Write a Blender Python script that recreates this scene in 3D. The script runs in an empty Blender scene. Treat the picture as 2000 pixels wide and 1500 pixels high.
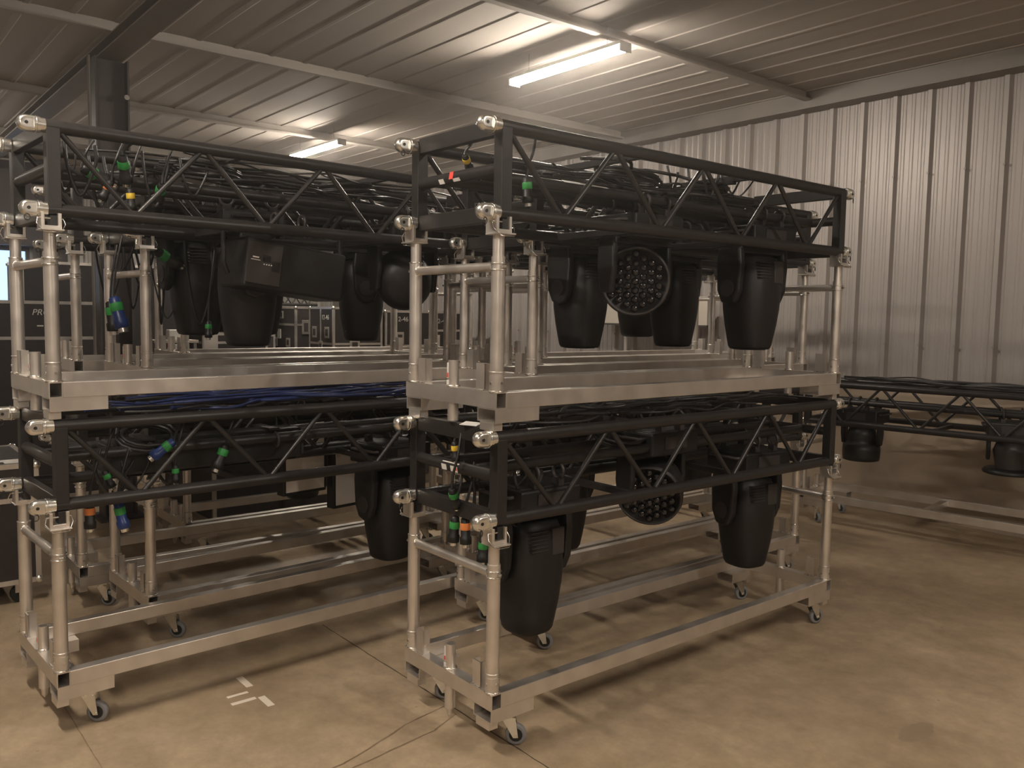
import bpy, math, random
from mathutils import Vector, Matrix
random.seed(7)
PI = math.pi
sc = bpy.context.scene
COL = sc.collection

# ------------------------------------------------------------------ camera, world, exposure
CAM = Vector((2.46314, -1.94697, 1.71791))
Fw = Vector((-0.77026703, 0.63260501, -0.08062015))
Rt = Vector((0.63357067, 0.7735141, 0.01625269))
Up = Vector((-0.07264236, 0.03855965, 0.99661238))
cd = bpy.data.cameras.new('camera')
cam = bpy.data.objects.new('camera', cd)
COL.objects.link(cam)
m = Matrix.Identity(4)
for i in range(3):
    m[i][0] = Rt[i]; m[i][1] = Up[i]; m[i][2] = -Fw[i]; m[i][3] = CAM[i]
cam.matrix_world = m
cd.sensor_width = 36.0
cd.lens = 1651.59 / 2000 * 36
cd.clip_start = 0.05
sc.camera = cam
sc.view_settings.view_transform = 'Standard'
sc.view_settings.look = 'None'
sc.view_settings.gamma = 1
sc.view_settings.use_curve_mapping = False
sc.view_settings.exposure = 0.24
w = bpy.data.worlds.new('world'); sc.world = w; w.use_nodes = True
w.node_tree.nodes['Background'].inputs[0].default_value = (1.0, 0.85, 0.7, 1)
w.node_tree.nodes['Background'].inputs[1].default_value = 0.02
LAMP_STRENGTH = 185.0

# ------------------------------------------------------------------ materials
def mat(name, col, metal=0.0, rough=0.5, emis=None, es=0, noise=None, spec=0.5, bump=0, stretch=(1, 1, 1), aniso=0):
    mt = bpy.data.materials.new(name); mt.use_nodes = True
    nt = mt.node_tree; b = nt.nodes['Principled BSDF']
    b.inputs['Base Color'].default_value = (*col, 1)
    b.inputs['Metallic'].default_value = metal
    b.inputs['Roughness'].default_value = rough
    b.inputs['Specular IOR Level'].default_value = spec
    if emis:
        b.inputs['Emission Color'].default_value = (*emis, 1); b.inputs['Emission Strength'].default_value = es
    if noise:
        scale, amt, ramt = noise
        tc = nt.nodes.new('ShaderNodeTexCoord'); mp = nt.nodes.new('ShaderNodeMapping')
        mp.inputs['Scale'].default_value = stretch
        n = nt.nodes.new('ShaderNodeTexNoise'); n.inputs['Scale'].default_value = scale; n.inputs['Detail'].default_value = 4
        nt.links.new(tc.outputs['Object'], mp.inputs[0]); nt.links.new(mp.outputs[0], n.inputs[0])
        mr = nt.nodes.new('ShaderNodeMapRange')
        mr.inputs[1].default_value = .3; mr.inputs[2].default_value = .7
        mr.inputs[3].default_value = 1 - amt; mr.inputs[4].default_value = 1 + amt
        nt.links.new(n.outputs[0], mr.inputs[0])
        mx = nt.nodes.new('ShaderNodeMix'); mx.data_type = 'RGBA'; mx.blend_type = 'MULTIPLY'; mx.inputs[0].default_value = 1
        mx.inputs[6].default_value = (*col, 1)
        nt.links.new(mr.outputs[0], mx.inputs[7]); nt.links.new(mx.outputs[2], b.inputs['Base Color'])
        mr2 = nt.nodes.new('ShaderNodeMapRange')
        mr2.inputs[3].default_value = max(.02, rough - ramt); mr2.inputs[4].default_value = rough + ramt
        nt.links.new(n.outputs[0], mr2.inputs[0]); nt.links.new(mr2.outputs[0], b.inputs['Roughness'])
        if bump:
            bp = nt.nodes.new('ShaderNodeBump'); bp.inputs['Strength'].default_value = bump; bp.inputs['Distance'].default_value = .002
            nt.links.new(n.outputs[0], bp.inputs['Height']); nt.links.new(bp.outputs[0], b.inputs['Normal'])
    return mt
M = {}
M['alu'] = mat('raw_aluminium', (.72, .675, .625), .85, .34, noise=(9, .10, .12))
M['weld'] = mat('weld_bead', (.75, .70, .64), .9, .28, noise=(90, .2, .15), bump=.8)
M['black'] = mat('black_powder_coat', (.019, .017, .0165), 0, .40, noise=(30, .15, .06))
M['chrome'] = mat('plated_steel', (.84, .83, .78), .95, .24, noise=(40, .08, .06))
M['wire'] = mat('zinc_wire', (.7, .68, .64), 1, .25)
M['plastic'] = mat('black_fixture_plastic', (.009, .0085, .0085), 0, .5, noise=(60, .2, .05), bump=.15)
M['plastic2'] = mat('dark_grey_fixture_plastic', (.035, .030, .029), 0, .5)
M['lens'] = mat('dark_lens_glass', (.006, .006, .007), 0, .06, spec=.9)
M['rubber'] = mat('grey_caster_rubber', (.22, .22, .23), 0, .6)
M['hub'] = mat('black_caster_hub', (.015, .015, .015), 0, .45)
M['cable'] = mat('black_cable', (.020, .019, .019), 0, .42)
M['cableblue'] = mat('blue_cable', (.018, .030, .11), 0, .42)
M['green'] = mat('green_tape', (.03, .27, .06), 0, .45)
M['yellow'] = mat('yellow_tape', (.75, .52, .05), 0, .5)
M['red'] = mat('red_sticker', (.75, .07, .05), 0, .5)
M['orange'] = mat('orange_plug', (.7, .22, .06), 0, .5)
M['blueplug'] = mat('blue_connector', (.02, .045, .18), 0, .35)
M['white'] = mat('white_label', (.68, .66, .62), 0, .55)
M['diffuser'] = mat('white_diffuser', (.62, .57, .52), 0, .5)
M['casepanel'] = mat('black_case_laminate', (.026, .021, .020), 0, .5, noise=(25, .2, .08))
M['grey'] = mat('grey_painted_steel', (.20, .185, .17), 0, .5)
M['steelpaint'] = mat('red_brown_primer_steel', (.20, .178, .155), 0, .5, noise=(3, .12, .05))
M['columnpaint'] = mat('dark_column_paint', (.065, .055, .052), 0, .5)
M['liner'] = mat('ceiling_liner_metal', (.42, .385, .345), .0, .75, spec=.2, noise=(1.2, .06, .06), stretch=(.3, 2, 2))
M['wallmetal'] = mat('galvanised_wall_metal', (.30, .272, .254), .25, .44, noise=(2.5, .035, .05), stretch=(6, 6, .25))
M['whitewall'] = mat('white_ribbed_metal', (.62, .60, .56), .1, .45)
M['knee'] = mat('painted_knee_wall', (.34, .27, .20), 0, .65, noise=(1.6, .14, .05))
M['tape'] = mat('white_floor_tape', (.70, .62, .52), 0, .6)
M['beige'] = mat('beige_panel', (.44, .40, .34), 0, .5)
M['tube'] = mat('lit_tube_lens', (1, .9, .75), 0, .5, emis=(1.0, .89, .76), es=LAMP_STRENGTH)
M['sky'] = mat('daylight_glass', (.1, .1, .1), 0, .2, emis=(.42, .62, .95), es=1.6)

def hazard():
    mt = bpy.data.materials.new('hazard_stripes'); mt.use_nodes = True; nt = mt.node_tree
    b = nt.nodes['Principled BSDF']; b.inputs['Roughness'].default_value = .5
    tc = nt.nodes.new('ShaderNodeTexCoord'); sp = nt.nodes.new('ShaderNodeSeparateXYZ'); nt.links.new(tc.outputs['Object'], sp.inputs[0])
    a = nt.nodes.new('ShaderNodeMath'); a.operation = 'ADD'; nt.links.new(sp.outputs[1], a.inputs[0]); nt.links.new(sp.outputs[2], a.inputs[1])
    d = nt.nodes.new('ShaderNodeMath'); d.operation = 'MULTIPLY'; d.inputs[1].default_value = 5; nt.links.new(a.outputs[0], d.inputs[0])
    f = nt.nodes.new('ShaderNodeMath'); f.operation = 'FRACT'; nt.links.new(d.outputs[0], f.inputs[0])
    g = nt.nodes.new('ShaderNodeMath'); g.operation = 'GREATER_THAN'; g.inputs[1].default_value = .5; nt.links.new(f.outputs[0], g.inputs[0])
    mx = nt.nodes.new('ShaderNodeMix'); mx.data_type = 'RGBA'; mx.inputs[6].default_value = (.02, .02, .02, 1); mx.inputs[7].default_value = (.75, .5, .05, 1)
    nt.links.new(g.outputs[0], mx.inputs[0]); nt.links.new(mx.outputs[2], b.inputs['Base Color'])
    return mt
M['hazard'] = hazard()

def floor_mat():
    mt = bpy.data.materials.new('worn_concrete'); mt.use_nodes = True; nt = mt.node_tree; L = nt.links
    b = nt.nodes['Principled BSDF']
    tc = nt.nodes.new('ShaderNodeTexCoord')
    def noise(scale, detail=5, rough=.6, dist=0):
        n = nt.nodes.new('ShaderNodeTexNoise'); n.inputs['Scale'].default_value = scale; n.inputs['Detail'].default_value = detail
        n.inputs['Roughness'].default_value = rough; n.inputs['Distortion'].default_value = dist
        L.new(tc.outputs['Object'], n.inputs[0]); return n
    n1 = noise(1.1, 6, .62, .4); n2 = noise(7, 9, .78); n3 = noise(34, 3, .6); n4 = noise(2.4, 4, .5, 1.2)
    r = nt.nodes.new('ShaderNodeValToRGB'); e = r.color_ramp.elements
    e[0].position = .30; e[0].color = (.27, .198, .124, 1); e[1].position = .70; e[1].color = (.44, .34, .232, 1)
    L.new(n1.outputs[0], r.inputs[0])
    r2 = nt.nodes.new('ShaderNodeMapRange'); r2.inputs[1].default_value = .3; r2.inputs[2].default_value = .7; r2.inputs[3].default_value = .74; r2.inputs[4].default_value = 1.24
    L.new(n2.outputs[0], r2.inputs[0])
    mx = nt.nodes.new('ShaderNodeMix'); mx.data_type = 'RGBA'; mx.blend_type = 'MULTIPLY'; mx.inputs[0].default_value = 1
    L.new(r.outputs[0], mx.inputs[6]); L.new(r2.outputs[0], mx.inputs[7])
    # pale scuffs
    sr = nt.nodes.new('ShaderNodeMapRange'); sr.inputs[1].default_value = .62; sr.inputs[2].default_value = .74; sr.inputs[3].default_value = 0; sr.inputs[4].default_value = .35
    L.new(n4.outputs[0], sr.inputs[0])
    mx2 = nt.nodes.new('ShaderNodeMix'); mx2.data_type = 'RGBA'; mx2.inputs[7].default_value = (.42, .33, .23, 1)
    L.new(mx.outputs[2], mx2.inputs[6]); L.new(sr.outputs[0], mx2.inputs[0])
    # small dark specks
    v = nt.nodes.new('ShaderNodeTexVoronoi'); v.inputs['Scale'].default_value = 3.2; L.new(tc.outputs['Object'], v.inputs[0])
    vs = nt.nodes.new('ShaderNodeMapRange'); vs.inputs[1].default_value = .022; vs.inputs[2].default_value = .034; vs.inputs[3].default_value = .45; vs.inputs[4].default_value = 0
    L.new(v.outputs['Distance'], vs.inputs[0])
    mx3 = nt.nodes.new('ShaderNodeMix'); mx3.data_type = 'RGBA'; mx3.inputs[7].default_value = (.10, .07, .045, 1)
    L.new(mx2.outputs[2], mx3.inputs[6]); L.new(vs.outputs[0], mx3.inputs[0])
    L.new(mx3.outputs[2], b.inputs['Base Color'])
    rr = nt.nodes.new('ShaderNodeMapRange'); rr.inputs[3].default_value = .42; rr.inputs[4].default_value = .68
    L.new(n2.outputs[0], rr.inputs[0]); L.new(rr.outputs[0], b.inputs['Roughness'])
    bp = nt.nodes.new('ShaderNodeBump'); bp.inputs['Strength'].default_value = .25; bp.inputs['Distance'].default_value = .003
    L.new(n3.outputs[0], bp.inputs['Height']); L.new(bp.outputs[0], b.inputs['Normal'])
    return mt
M['floor'] = floor_mat()
M['joint'] = mat('dirty_joint', (.07, .05, .03), 0, .9, noise=(14, .5, .1))
M['stain'] = mat('faint_oil_stain', (.255, .19, .122), 0, .5, noise=(9, .12, .1))
M['scuff'] = mat('dark_tyre_mark', (.19, .137, .085), 0, .6, noise=(22, .2, .1))

# ------------------------------------------------------------------ mesh helpers
def frame(d):
    d = d.normalized()
    a = Vector((0, 0, 1)) if abs(d.z) < .9 else Vector((1, 0, 0))
    u = d.cross(a).normalized(); v = d.cross(u).normalized()
    return d, u, v
class MB:
    def __init__(s): s.v = []; s.f = []; s.sm = []
    def add(s, vs, fs, smooth=False, T=None):
        o = len(s.v)
        for p in vs:
            p = Vector(p); s.v.append(T @ p if T else p)
        for f in fs: s.f.append([i + o for i in f]); s.sm.append(smooth)
        return s
    def box(s, c, d, T=None, rz=0):
        x, y, z = [k / 2 for k in d]
        vs = [(-x, -y, -z), (x, -y, -z), (x, y, -z), (-x, y, -z), (-x, -y, z), (x, -y, z), (x, y, z), (-x, y, z)]
        R = Matrix.Translation(Vector(c)) @ Matrix.Rotation(rz, 4, 'Z')
        if T: R = T @ R
        return s.add(vs, [(3, 2, 1, 0), (4, 5, 6, 7), (0, 1, 5, 4), (1, 2, 6, 5), (2, 3, 7, 6), (3, 0, 4, 7)], False, R)
    def tube(s, p0, p1, r, n=16, r1=None, T=None, caps=True):
        p0 = Vector(p0); p1 = Vector(p1); r1 = r if r1 is None else r1
        d, u, v = frame(p1 - p0)
        ring = lambda p, q: [p + (u * math.cos(2 * PI * i / n) + v * math.sin(2 * PI * i / n)) * q for i in range(n)]
        s.add(ring(p0, r) + ring(p1, r1), [(i, i + n, (i + 1) % n + n, (i + 1) % n) for i in range(n)], True, T)
        if caps:
            s.add(ring(p0, r), [tuple(range(n))], False, T); s.add(ring(p1, r1), [tuple(range(n))[::-1]], False, T)
        return s
    def pipe(s, p0, p1, ro, ri, n=18, T=None):
        p0 = Vector(p0); p1 = Vector(p1); d, u, v = frame(p1 - p0)
        ring = lambda p, q: [p + (u * math.cos(2 * PI * i / n) + v * math.sin(2 * PI * i / n)) * q for i in range(n)]
        s.add(ring(p0, ro) + ring(p1, ro), [(i, i + n, (i + 1) % n + n, (i + 1) % n) for i in range(n)], True, T)
        s.add(ring(p0, ri) + ring(p1, ri), [((i + 1) % n, (i + 1) % n + n, i + n, i) for i in range(n)], True, T)
        for p, fl in ((p0, 0), (p1, 1)):
            f = [(i, (i + 1) % n, (i + 1) % n + n, i + n) for i in range(n)]
            if fl: f = [q[::-1] for q in f]
            s.add(ring(p, ro) + ring(p, ri), f, False, T)
        return s
    def path(s, pts, r, n=8, T=None):
        pts = [Vector(p) for p in pts]; k = len(pts); vs = []
        u = None
        for i, p in enumerate(pts):
            d = (pts[min(i + 1, k - 1)] - pts[max(i - 1, 0)]).normalized()
            if u is None: _, u, _v = frame(d)
            u = (u - d * u.dot(d)).normalized(); v = d.cross(u)
            vs += [p + (u * math.cos(2 * PI * j / n) + v * math.sin(2 * PI * j / n)) * r for j in range(n)]
        fs = [(i * n + j, i * n + (j + 1) % n, (i + 1) * n + (j + 1) % n, (i + 1) * n + j) for i in range(k - 1) for j in range(n)]
        s.add(vs, fs, True, T)
        s.add(vs[:n], [tuple(range(n))[::-1]], False, T); s.add(vs[-n:], [tuple(range(n))], False, T)
        return s
    def ring(s, c, axis, R, r, n=20, k=8, T=None):
        d, u, v = frame(Vector(axis)); c = Vector(c); vs = []
        for i in range(n):
            a = 2 * PI * i / n; e = u * math.cos(a) + v * math.sin(a)
            vs += [c + e * (R + r * math.cos(2 * PI * j / k)) + d * r * math.sin(2 * PI * j / k) for j in range(k)]
        fs = [(i * k + j, ((i + 1) % n) * k + j, ((i + 1) % n) * k + (j + 1) % k, i * k + (j + 1) % k) for i in range(n) for j in range(k)]
        return s.add(vs, fs, True, T)
    def lathe(s, prof, n=24, T=None, sx=1, sy=1, pw=2.0):
        """prof: (radius, z) list; pw>2 gives a rounded-square section"""
        vs = []
        for r, z in prof:
            for i in range(n):
                a = 2 * PI * i / n; c, q = math.cos(a), math.sin(a)
                k = (abs(c) ** pw + abs(q) ** pw) ** (-1 / pw)
                vs.append((r * k * c * sx, r * k * q * sy, z))
        fs = [(i * n + j, i * n + (j + 1) % n, (i + 1) * n + (j + 1) % n, (i + 1) * n + j) for i in range(len(prof) - 1) for j in range(n)]
        s.add(vs, fs, True, T)
        s.add(vs[:n], [tuple(range(n))[::-1]], False, T); s.add(vs[-n:], [tuple(range(n))], False, T)
        return s
    def prism(s, poly, a, b, axis, T=None):
        """poly: 2-D outline in the plane normal to axis, swept from a to b"""
        def P(p, t):
            return {'x': (t, p[0], p[1]), 'y': (p[0], t, p[1]), 'z': (p[0], p[1], t)}[axis]
        n = len(poly); vs = [P(p, a) for p in poly] + [P(p, b) for p in poly]
        fs = [(i, (i + 1) % n, (i + 1) % n + n, i + n) for i in range(n)] + [tuple(range(n))[::-1], tuple(range(n, 2 * n))]
        return s.add(vs, fs, False, T)
    def hollow(s, c, d, axis, t, T=None):
        """rectangular tube open at both ends"""
        i = 'xyz'.index(axis); o = [k for k in range(3) if k != i]
        for a in (0, 1):
            for sg in (-1, 1):
                cc = list(c); dd = list(d)
                cc[o[a]] += sg * (d[o[a]] / 2 - t / 2); dd[o[a]] = t
                if a == 1: dd[o[0]] = d[o[0]] - 2 * t
                s.box(cc, dd, T)
        return s
    def build(s, name, material, parent=None, bevel=0):
        me = bpy.data.meshes.new(name); me.from_pydata([tuple(v) for v in s.v], [], s.f); me.update()
        for p, q in zip(me.polygons, s.sm): p.use_smooth = q
        me.materials.append(material)
        o = bpy.data.objects.new(name, me); COL.objects.link(o)
        if parent: o.parent = parent
        if bevel:
            b = o.modifiers.new('bevel', 'BEVEL'); b.width = bevel; b.segments = 2; b.limit_method = 'ANGLE'; b.angle_limit = .7
        return o
def tag(o, label=None, cat=None, group=None, kind=None):
    if label: o['label'] = label
    if cat: o['category'] = cat
    if group: o['group'] = group
    if kind: o['kind'] = kind
    return o
def empty(name, loc=(0, 0, 0), rz=0, label=None, cat=None, group=None):
    o = bpy.data.objects.new(name, None); COL.objects.link(o); o.location = loc; o.rotation_euler = (0, 0, rz)
    o.empty_display_size = .1
    return tag(o, label, cat, group)
def copy_tree(o, parent=None):
    c = o.copy(); COL.objects.link(c)
    c.parent = parent
    for ch in list(o.children): copy_tree(ch, c)
    return c
def place(proto, used, loc, rz, label, group=None):
    o = copy_tree(proto) if used else proto
    o.location = loc; o.rotation_euler = (0, 0, rz); o['label'] = label
    if group: o['group'] = group
    return o
def text(s, size, T, material, parent, name='lettering'):
    cu = bpy.data.curves.new(name, 'FONT'); cu.body = s; cu.size = size; cu.extrude = .0008; cu.align_x = 'LEFT'
    t = bpy.data.objects.new(name, cu); COL.objects.link(t)
    dg = bpy.context.evaluated_depsgraph_get()
    me = bpy.data.meshes.new_from_object(t.evaluated_get(dg)); bpy.data.objects.remove(t)
    me.transform(T); me.materials.clear(); me.materials.append(material)
    o = bpy.data.objects.new(name, me); COL.objects.link(o); o.parent = parent
    return o

# ------------------------------------------------------------------ the building
XL, XR, YB, YF = -12.0, 5.0, 5.55, -6.0
CEIL = 3.88
def struct(name, mb, m_, bevel=0):
    return tag(mb.build(name, m_, None, bevel), kind='structure')
struct('floor', MB().box(((XL + XR) / 2, (YB + YF) / 2, -.1), (XR - XL, YB - YF, .2)), M['floor'])
def panel_profile(a, b, pitch, phase, rib=.03, wtop=.03, wbot=.065, minor=.005, nm=2):
    """outline (u, h) of a ribbed sheet between a and b"""
    out = [(a, 0)]; k = math.ceil((a - phase) / pitch)
    while phase + k * pitch < b:
        c = phase + k * pitch
        if c - wbot / 2 > a and c + pitch < b + pitch:
            if c + wbot / 2 < b: out += [(c - wbot / 2, 0), (c - wtop / 2, rib), (c + wtop / 2, rib), (c + wbot / 2, 0)]
            for j in range(nm):
                q = c + pitch * (j + 1) / (nm + 1)
                if q + .02 < b: out += [(q - .018, 0), (q - .010, minor), (q + .010, minor), (q + .018, 0)]
        k += 1
    return out + [(b, 0)]
def ribbed(prof, place_fn, t0, t1):
    mb = MB(); vs = []
    for u, h in prof: vs += [place_fn(u, h, t0), place_fn(u, h, t1)]
    return mb.add(vs, [(2 * i, 2 * i + 1, 2 * i + 3, 2 * i + 2) for i in range(len(prof) - 1)])
# long wall behind everything (ribs stand towards the room)
struct('wall_back', ribbed(panel_profile(XL, XR, .305, -.423, .034, .036, .080, .0045, 3), lambda u, h, t: (u, YB - h, t), 1.12, CEIL).box(((XL + XR) / 2, YB + .1, CEIL / 2), (XR - XL, .12, CEIL)), M['wallmetal'])
struct('trim_1', MB().box(((XL + XR) / 2, YB - .03, .56), (XR - XL, .10, 1.12)), M['knee'], .004)
sc_ = MB()
for k in range(-22, 14):
    x = -.423 + k * .305
    for z in (1.52, 3.0):
        sc_.tube((x + .02, YB - .034, z), (x + .02, YB - .046, z), .011, 8)
struct('trim_2', sc_, M['steelpaint'])
struct('wall_left', ribbed(panel_profile(YF, YB, .305, .1, .034, .032, .075, .006, 2), lambda u, h, t: (XL + h, u, t), 0, CEIL).box((XL - .1, (YF + YB) / 2, CEIL / 2), (.12, YB - YF, CEIL)), M['whitewall'])
struct('wall_right', MB().box((XR + .05, (YF + YB) / 2, CEIL / 2), (.1, YB - YF, CEIL)), M['wallmetal'])
struct('wall_front', MB().box(((XL + XR) / 2, YF - .05, CEIL / 2), (XR - XL, .1, CEIL)), M['wallmetal'])
# ceiling liner, ribs across the purlins
struct('ceiling', ribbed(panel_profile(YF, YB, .305, .2, .007, .03, .055, .002, 0), lambda u, h, t: (t, u, CEIL - h), XL, XR).box(((XL + XR) / 2, (YF + YB) / 2, CEIL + .06), (XR - XL, YB - YF, .08)), M['liner'])
n = 3
for x in (-11.9, -9.5, -7.05, -4.55, -2.15, .3, 2.7):
    pm = MB().box((x, (YF + YB) / 2, CEIL - .045), (.006, YB - YF, .09))
    pm.box((x + .028, (YF + YB) / 2, CEIL - .087), (.056, YB - YF, .006)).box((x + .055, (YF + YB) / 2, CEIL - .08), (.006, YB - YF, .016))
    pm.box((x - .028, (YF + YB) / 2, CEIL - .014), (.056, YB - YF, .006))
    struct('trim_%d' % n, pm, M['liner']); n += 1
struct('trim_%d' % n, MB().box(((XL + XR) / 2, YB - .09, CEIL - .075), (XR - XL, .14, .15)).box(((XL + XR) / 2, YB - .11, 3.715), (XR - XL, .20, .012)), M['steelpaint'], .003)
rf = empty('roof_beam', (-3.5, -.07, 3.695), 0, 'deep painted steel roof beam crossing above the left stacks', 'beam')
MB().box((0, 0, .006), (16.6, .19, .012)).build('bottom_flange', M['steelpaint'], rf)
MB().box((0, 0, .047), (16.6, .012, .07)).build('web', M['steelpaint'], rf)
MB().box((0, 0, .087), (16.6, .19, .010)).build('top_flange', M['steelpaint'], rf)
cl = empty('steel_column', (-4.95, -.07, 0), 0, 'dark steel column carrying the roof beam, behind the left stacks', 'column')
MB().box((0, 0, 1.845), (.012, .24, 3.69)).box((0, -.12, 1.845), (.18, .014, 3.69)).box((0, .12, 1.845), (.18, .014, 3.69)).build('shaft', M['columnpaint'], cl)
MB().box((.092, -.05, 1.1), (.004, .045, 1.0)).build('hazard_tape', M['hazard'], cl)
MB().box((0, 0, .01), (.35, .35, .02)).build('base_plate', M['columnpaint'], cl)
MB().tube((.06, -.16, .3), (.06, -.16, 3.69), .009, 8).tube((.02, -.16, .3), (.02, -.16, 3.69), .007, 8).build('conduit', M['grey'], cl)
MB().tube((.09, .1, 3.4), (.115, .1, 3.4), .02, 12).build('bolt', M['chrome'], cl)
# floor joints and marks, thin inlays of dirt
def joint(name, pts, wd, m_, z=.0006):
    mb = MB()
    rnd = random.Random(3)
    vs = []; segs = []
    for (a, b) in zip(pts[:-1], pts[1:]):
        a = Vector((*a, z)); b = Vector((*b, z)); k = max(2, int((b - a).length / .05)); d = (b - a).normalized(); nrm = Vector((-d.y, d.x, 0))
        for i in range(k):
            p = a.lerp(b, i / (k - 1)); j = wd * (.5 + rnd.random() * .6); q = wd * rnd.uniform(-.25, .25)
            vs += [p + nrm * (j / 2 + q), p - nrm * (j / 2 - q)]
    fs = [(2 * i, 2 * i + 1, 2 * i + 3, 2 * i + 2) for i in range(len(vs) // 2 - 1)]
    return tag(mb.add(vs, fs).build(name, m_), kind='structure')
joint('trim_20', [(-1.7, .145), (.6, .145)], .007, M['joint'])
joint('trim_21', [(.6, .145), (4.9, .145)], .004, M['joint'])
joint('trim_22', [(-2.6, -1.185), (2.0, -1.185)], .004, M['scuff'])
joint('trim_23', [(-.40, .12), (-.335, -.03), (-.28, -.44), (-.24, -1.0)], .010, M['scuff'])
joint('trim_24', [(-.49, .13), (-.45, -.1), (-.41, -.20), (-.33, -.45), (-.27, -1.0)], .010, M['scuff'])
def blob(name, c, rx, ry, m_, z=.0007):
    rnd = random.Random(name); k = 40
    return tag(MB().add([(c[0] + rx * math.cos(2 * PI * i / k) * rnd.uniform(.86, 1.1), c[1] + ry * math.sin(2 * PI * i / k) * rnd.uniform(.86, 1.1), z) for i in range(k)], [tuple(range(k))]).build(name, m_), kind='structure')
blob('trim_25', (.908, 1.56), .05, .12, M['stain'])
for i, (a, b, c, d, lab) in enumerate(((-1.316, -.492, -1.187, -.460, 'strip of white floor tape farthest from the camera in the cross mark'),
        (-1.15, -.60, -1.13, -.505, 'short white floor tape strip at the left side of the cross mark'),
        (-1.075, -.61, -1.05, -.50, 'white floor tape strip nearest the camera, left arm of the cross mark'),
        (-1.06, -.492, -.948, -.460, 'white floor tape strip pointing right out of the cross mark'))):
    tp = tag(MB().box(((a + c) / 2, (b + d) / 2, .0012), (abs(c - a), abs(d - b), .0012)).build('floor_tape', M['tape']), lab, 'tape', 'white tape strips marking a cross on the floor')
# daylight opening in the far left wall
struct('window_1', MB().hollow((XL + .05, -.62, 2.15), (.12, 2.3, .9), 'x', .05), M['columnpaint'])
struct('window_2', MB().box((XL + .045, -.62, 2.15), (.01, 2.2, .8)), M['sky'])

struct('trim_26', MB().box((XL + .2, -.7, 3.22), (.3, 3.4, 1.2)), M['columnpaint'])  # dark header, added to cover the bright wall above the opening
struct('trim_27', MB().box((XL + .12, .85, 1.95), (.14, .35, 3.86)).box((XL + .12, -2.2, 1.95), (.14, .5, 3.86)), M['columnpaint'])
# ------------------------------------------------------------------ strip lights
def strip_light():
    r = empty('strip_light'); tag(r, 'strip', 'ceiling light', 'linear tube lights under the purlins')
    MB().box((0, 0, .060), (1.28, .118, .026)).build('housing', M['white'], r, .003)
    MB().prism([(.055 * math.cos(a), .046 - .045 * math.sin(a)) for a in [PI * i / 12 for i in range(13)]], -.63, .63, 'x').build('lens', M['tube'], r)
    for s in (-1, 1):
        MB().box((s * .637, 0, .035), (.014, .112, .07)).build('end_cap', M['white'], r)
        MB().tube((s * .45, 0, .065), (s * .45, 0, .225), .003, 6).build('hanger', M['wire'], r)
    return r
SL = strip_light()
for i, (x, y, lab) in enumerate(((-2.58, 2.69, 'bright tube light above the right stacks, nearer of the two in view'),
        (-7.15, 2.82, 'smaller distant tube light over the left stacks'),
        (3.1, 1.3, 'tube light overhead to the right of the right stacks, out of frame'),
        (-.6, -2.0, 'tube light overhead in front of the left stacks, out of frame'),
        (3.6, -3.2, 'tube light overhead behind the photographer, out of frame'),
        (-9.6, -2.0, 'tube light near the daylight opening, hidden by the stacks'))):
    place(SL, i > 0, (x, y, 3.65), 0, lab)

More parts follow.
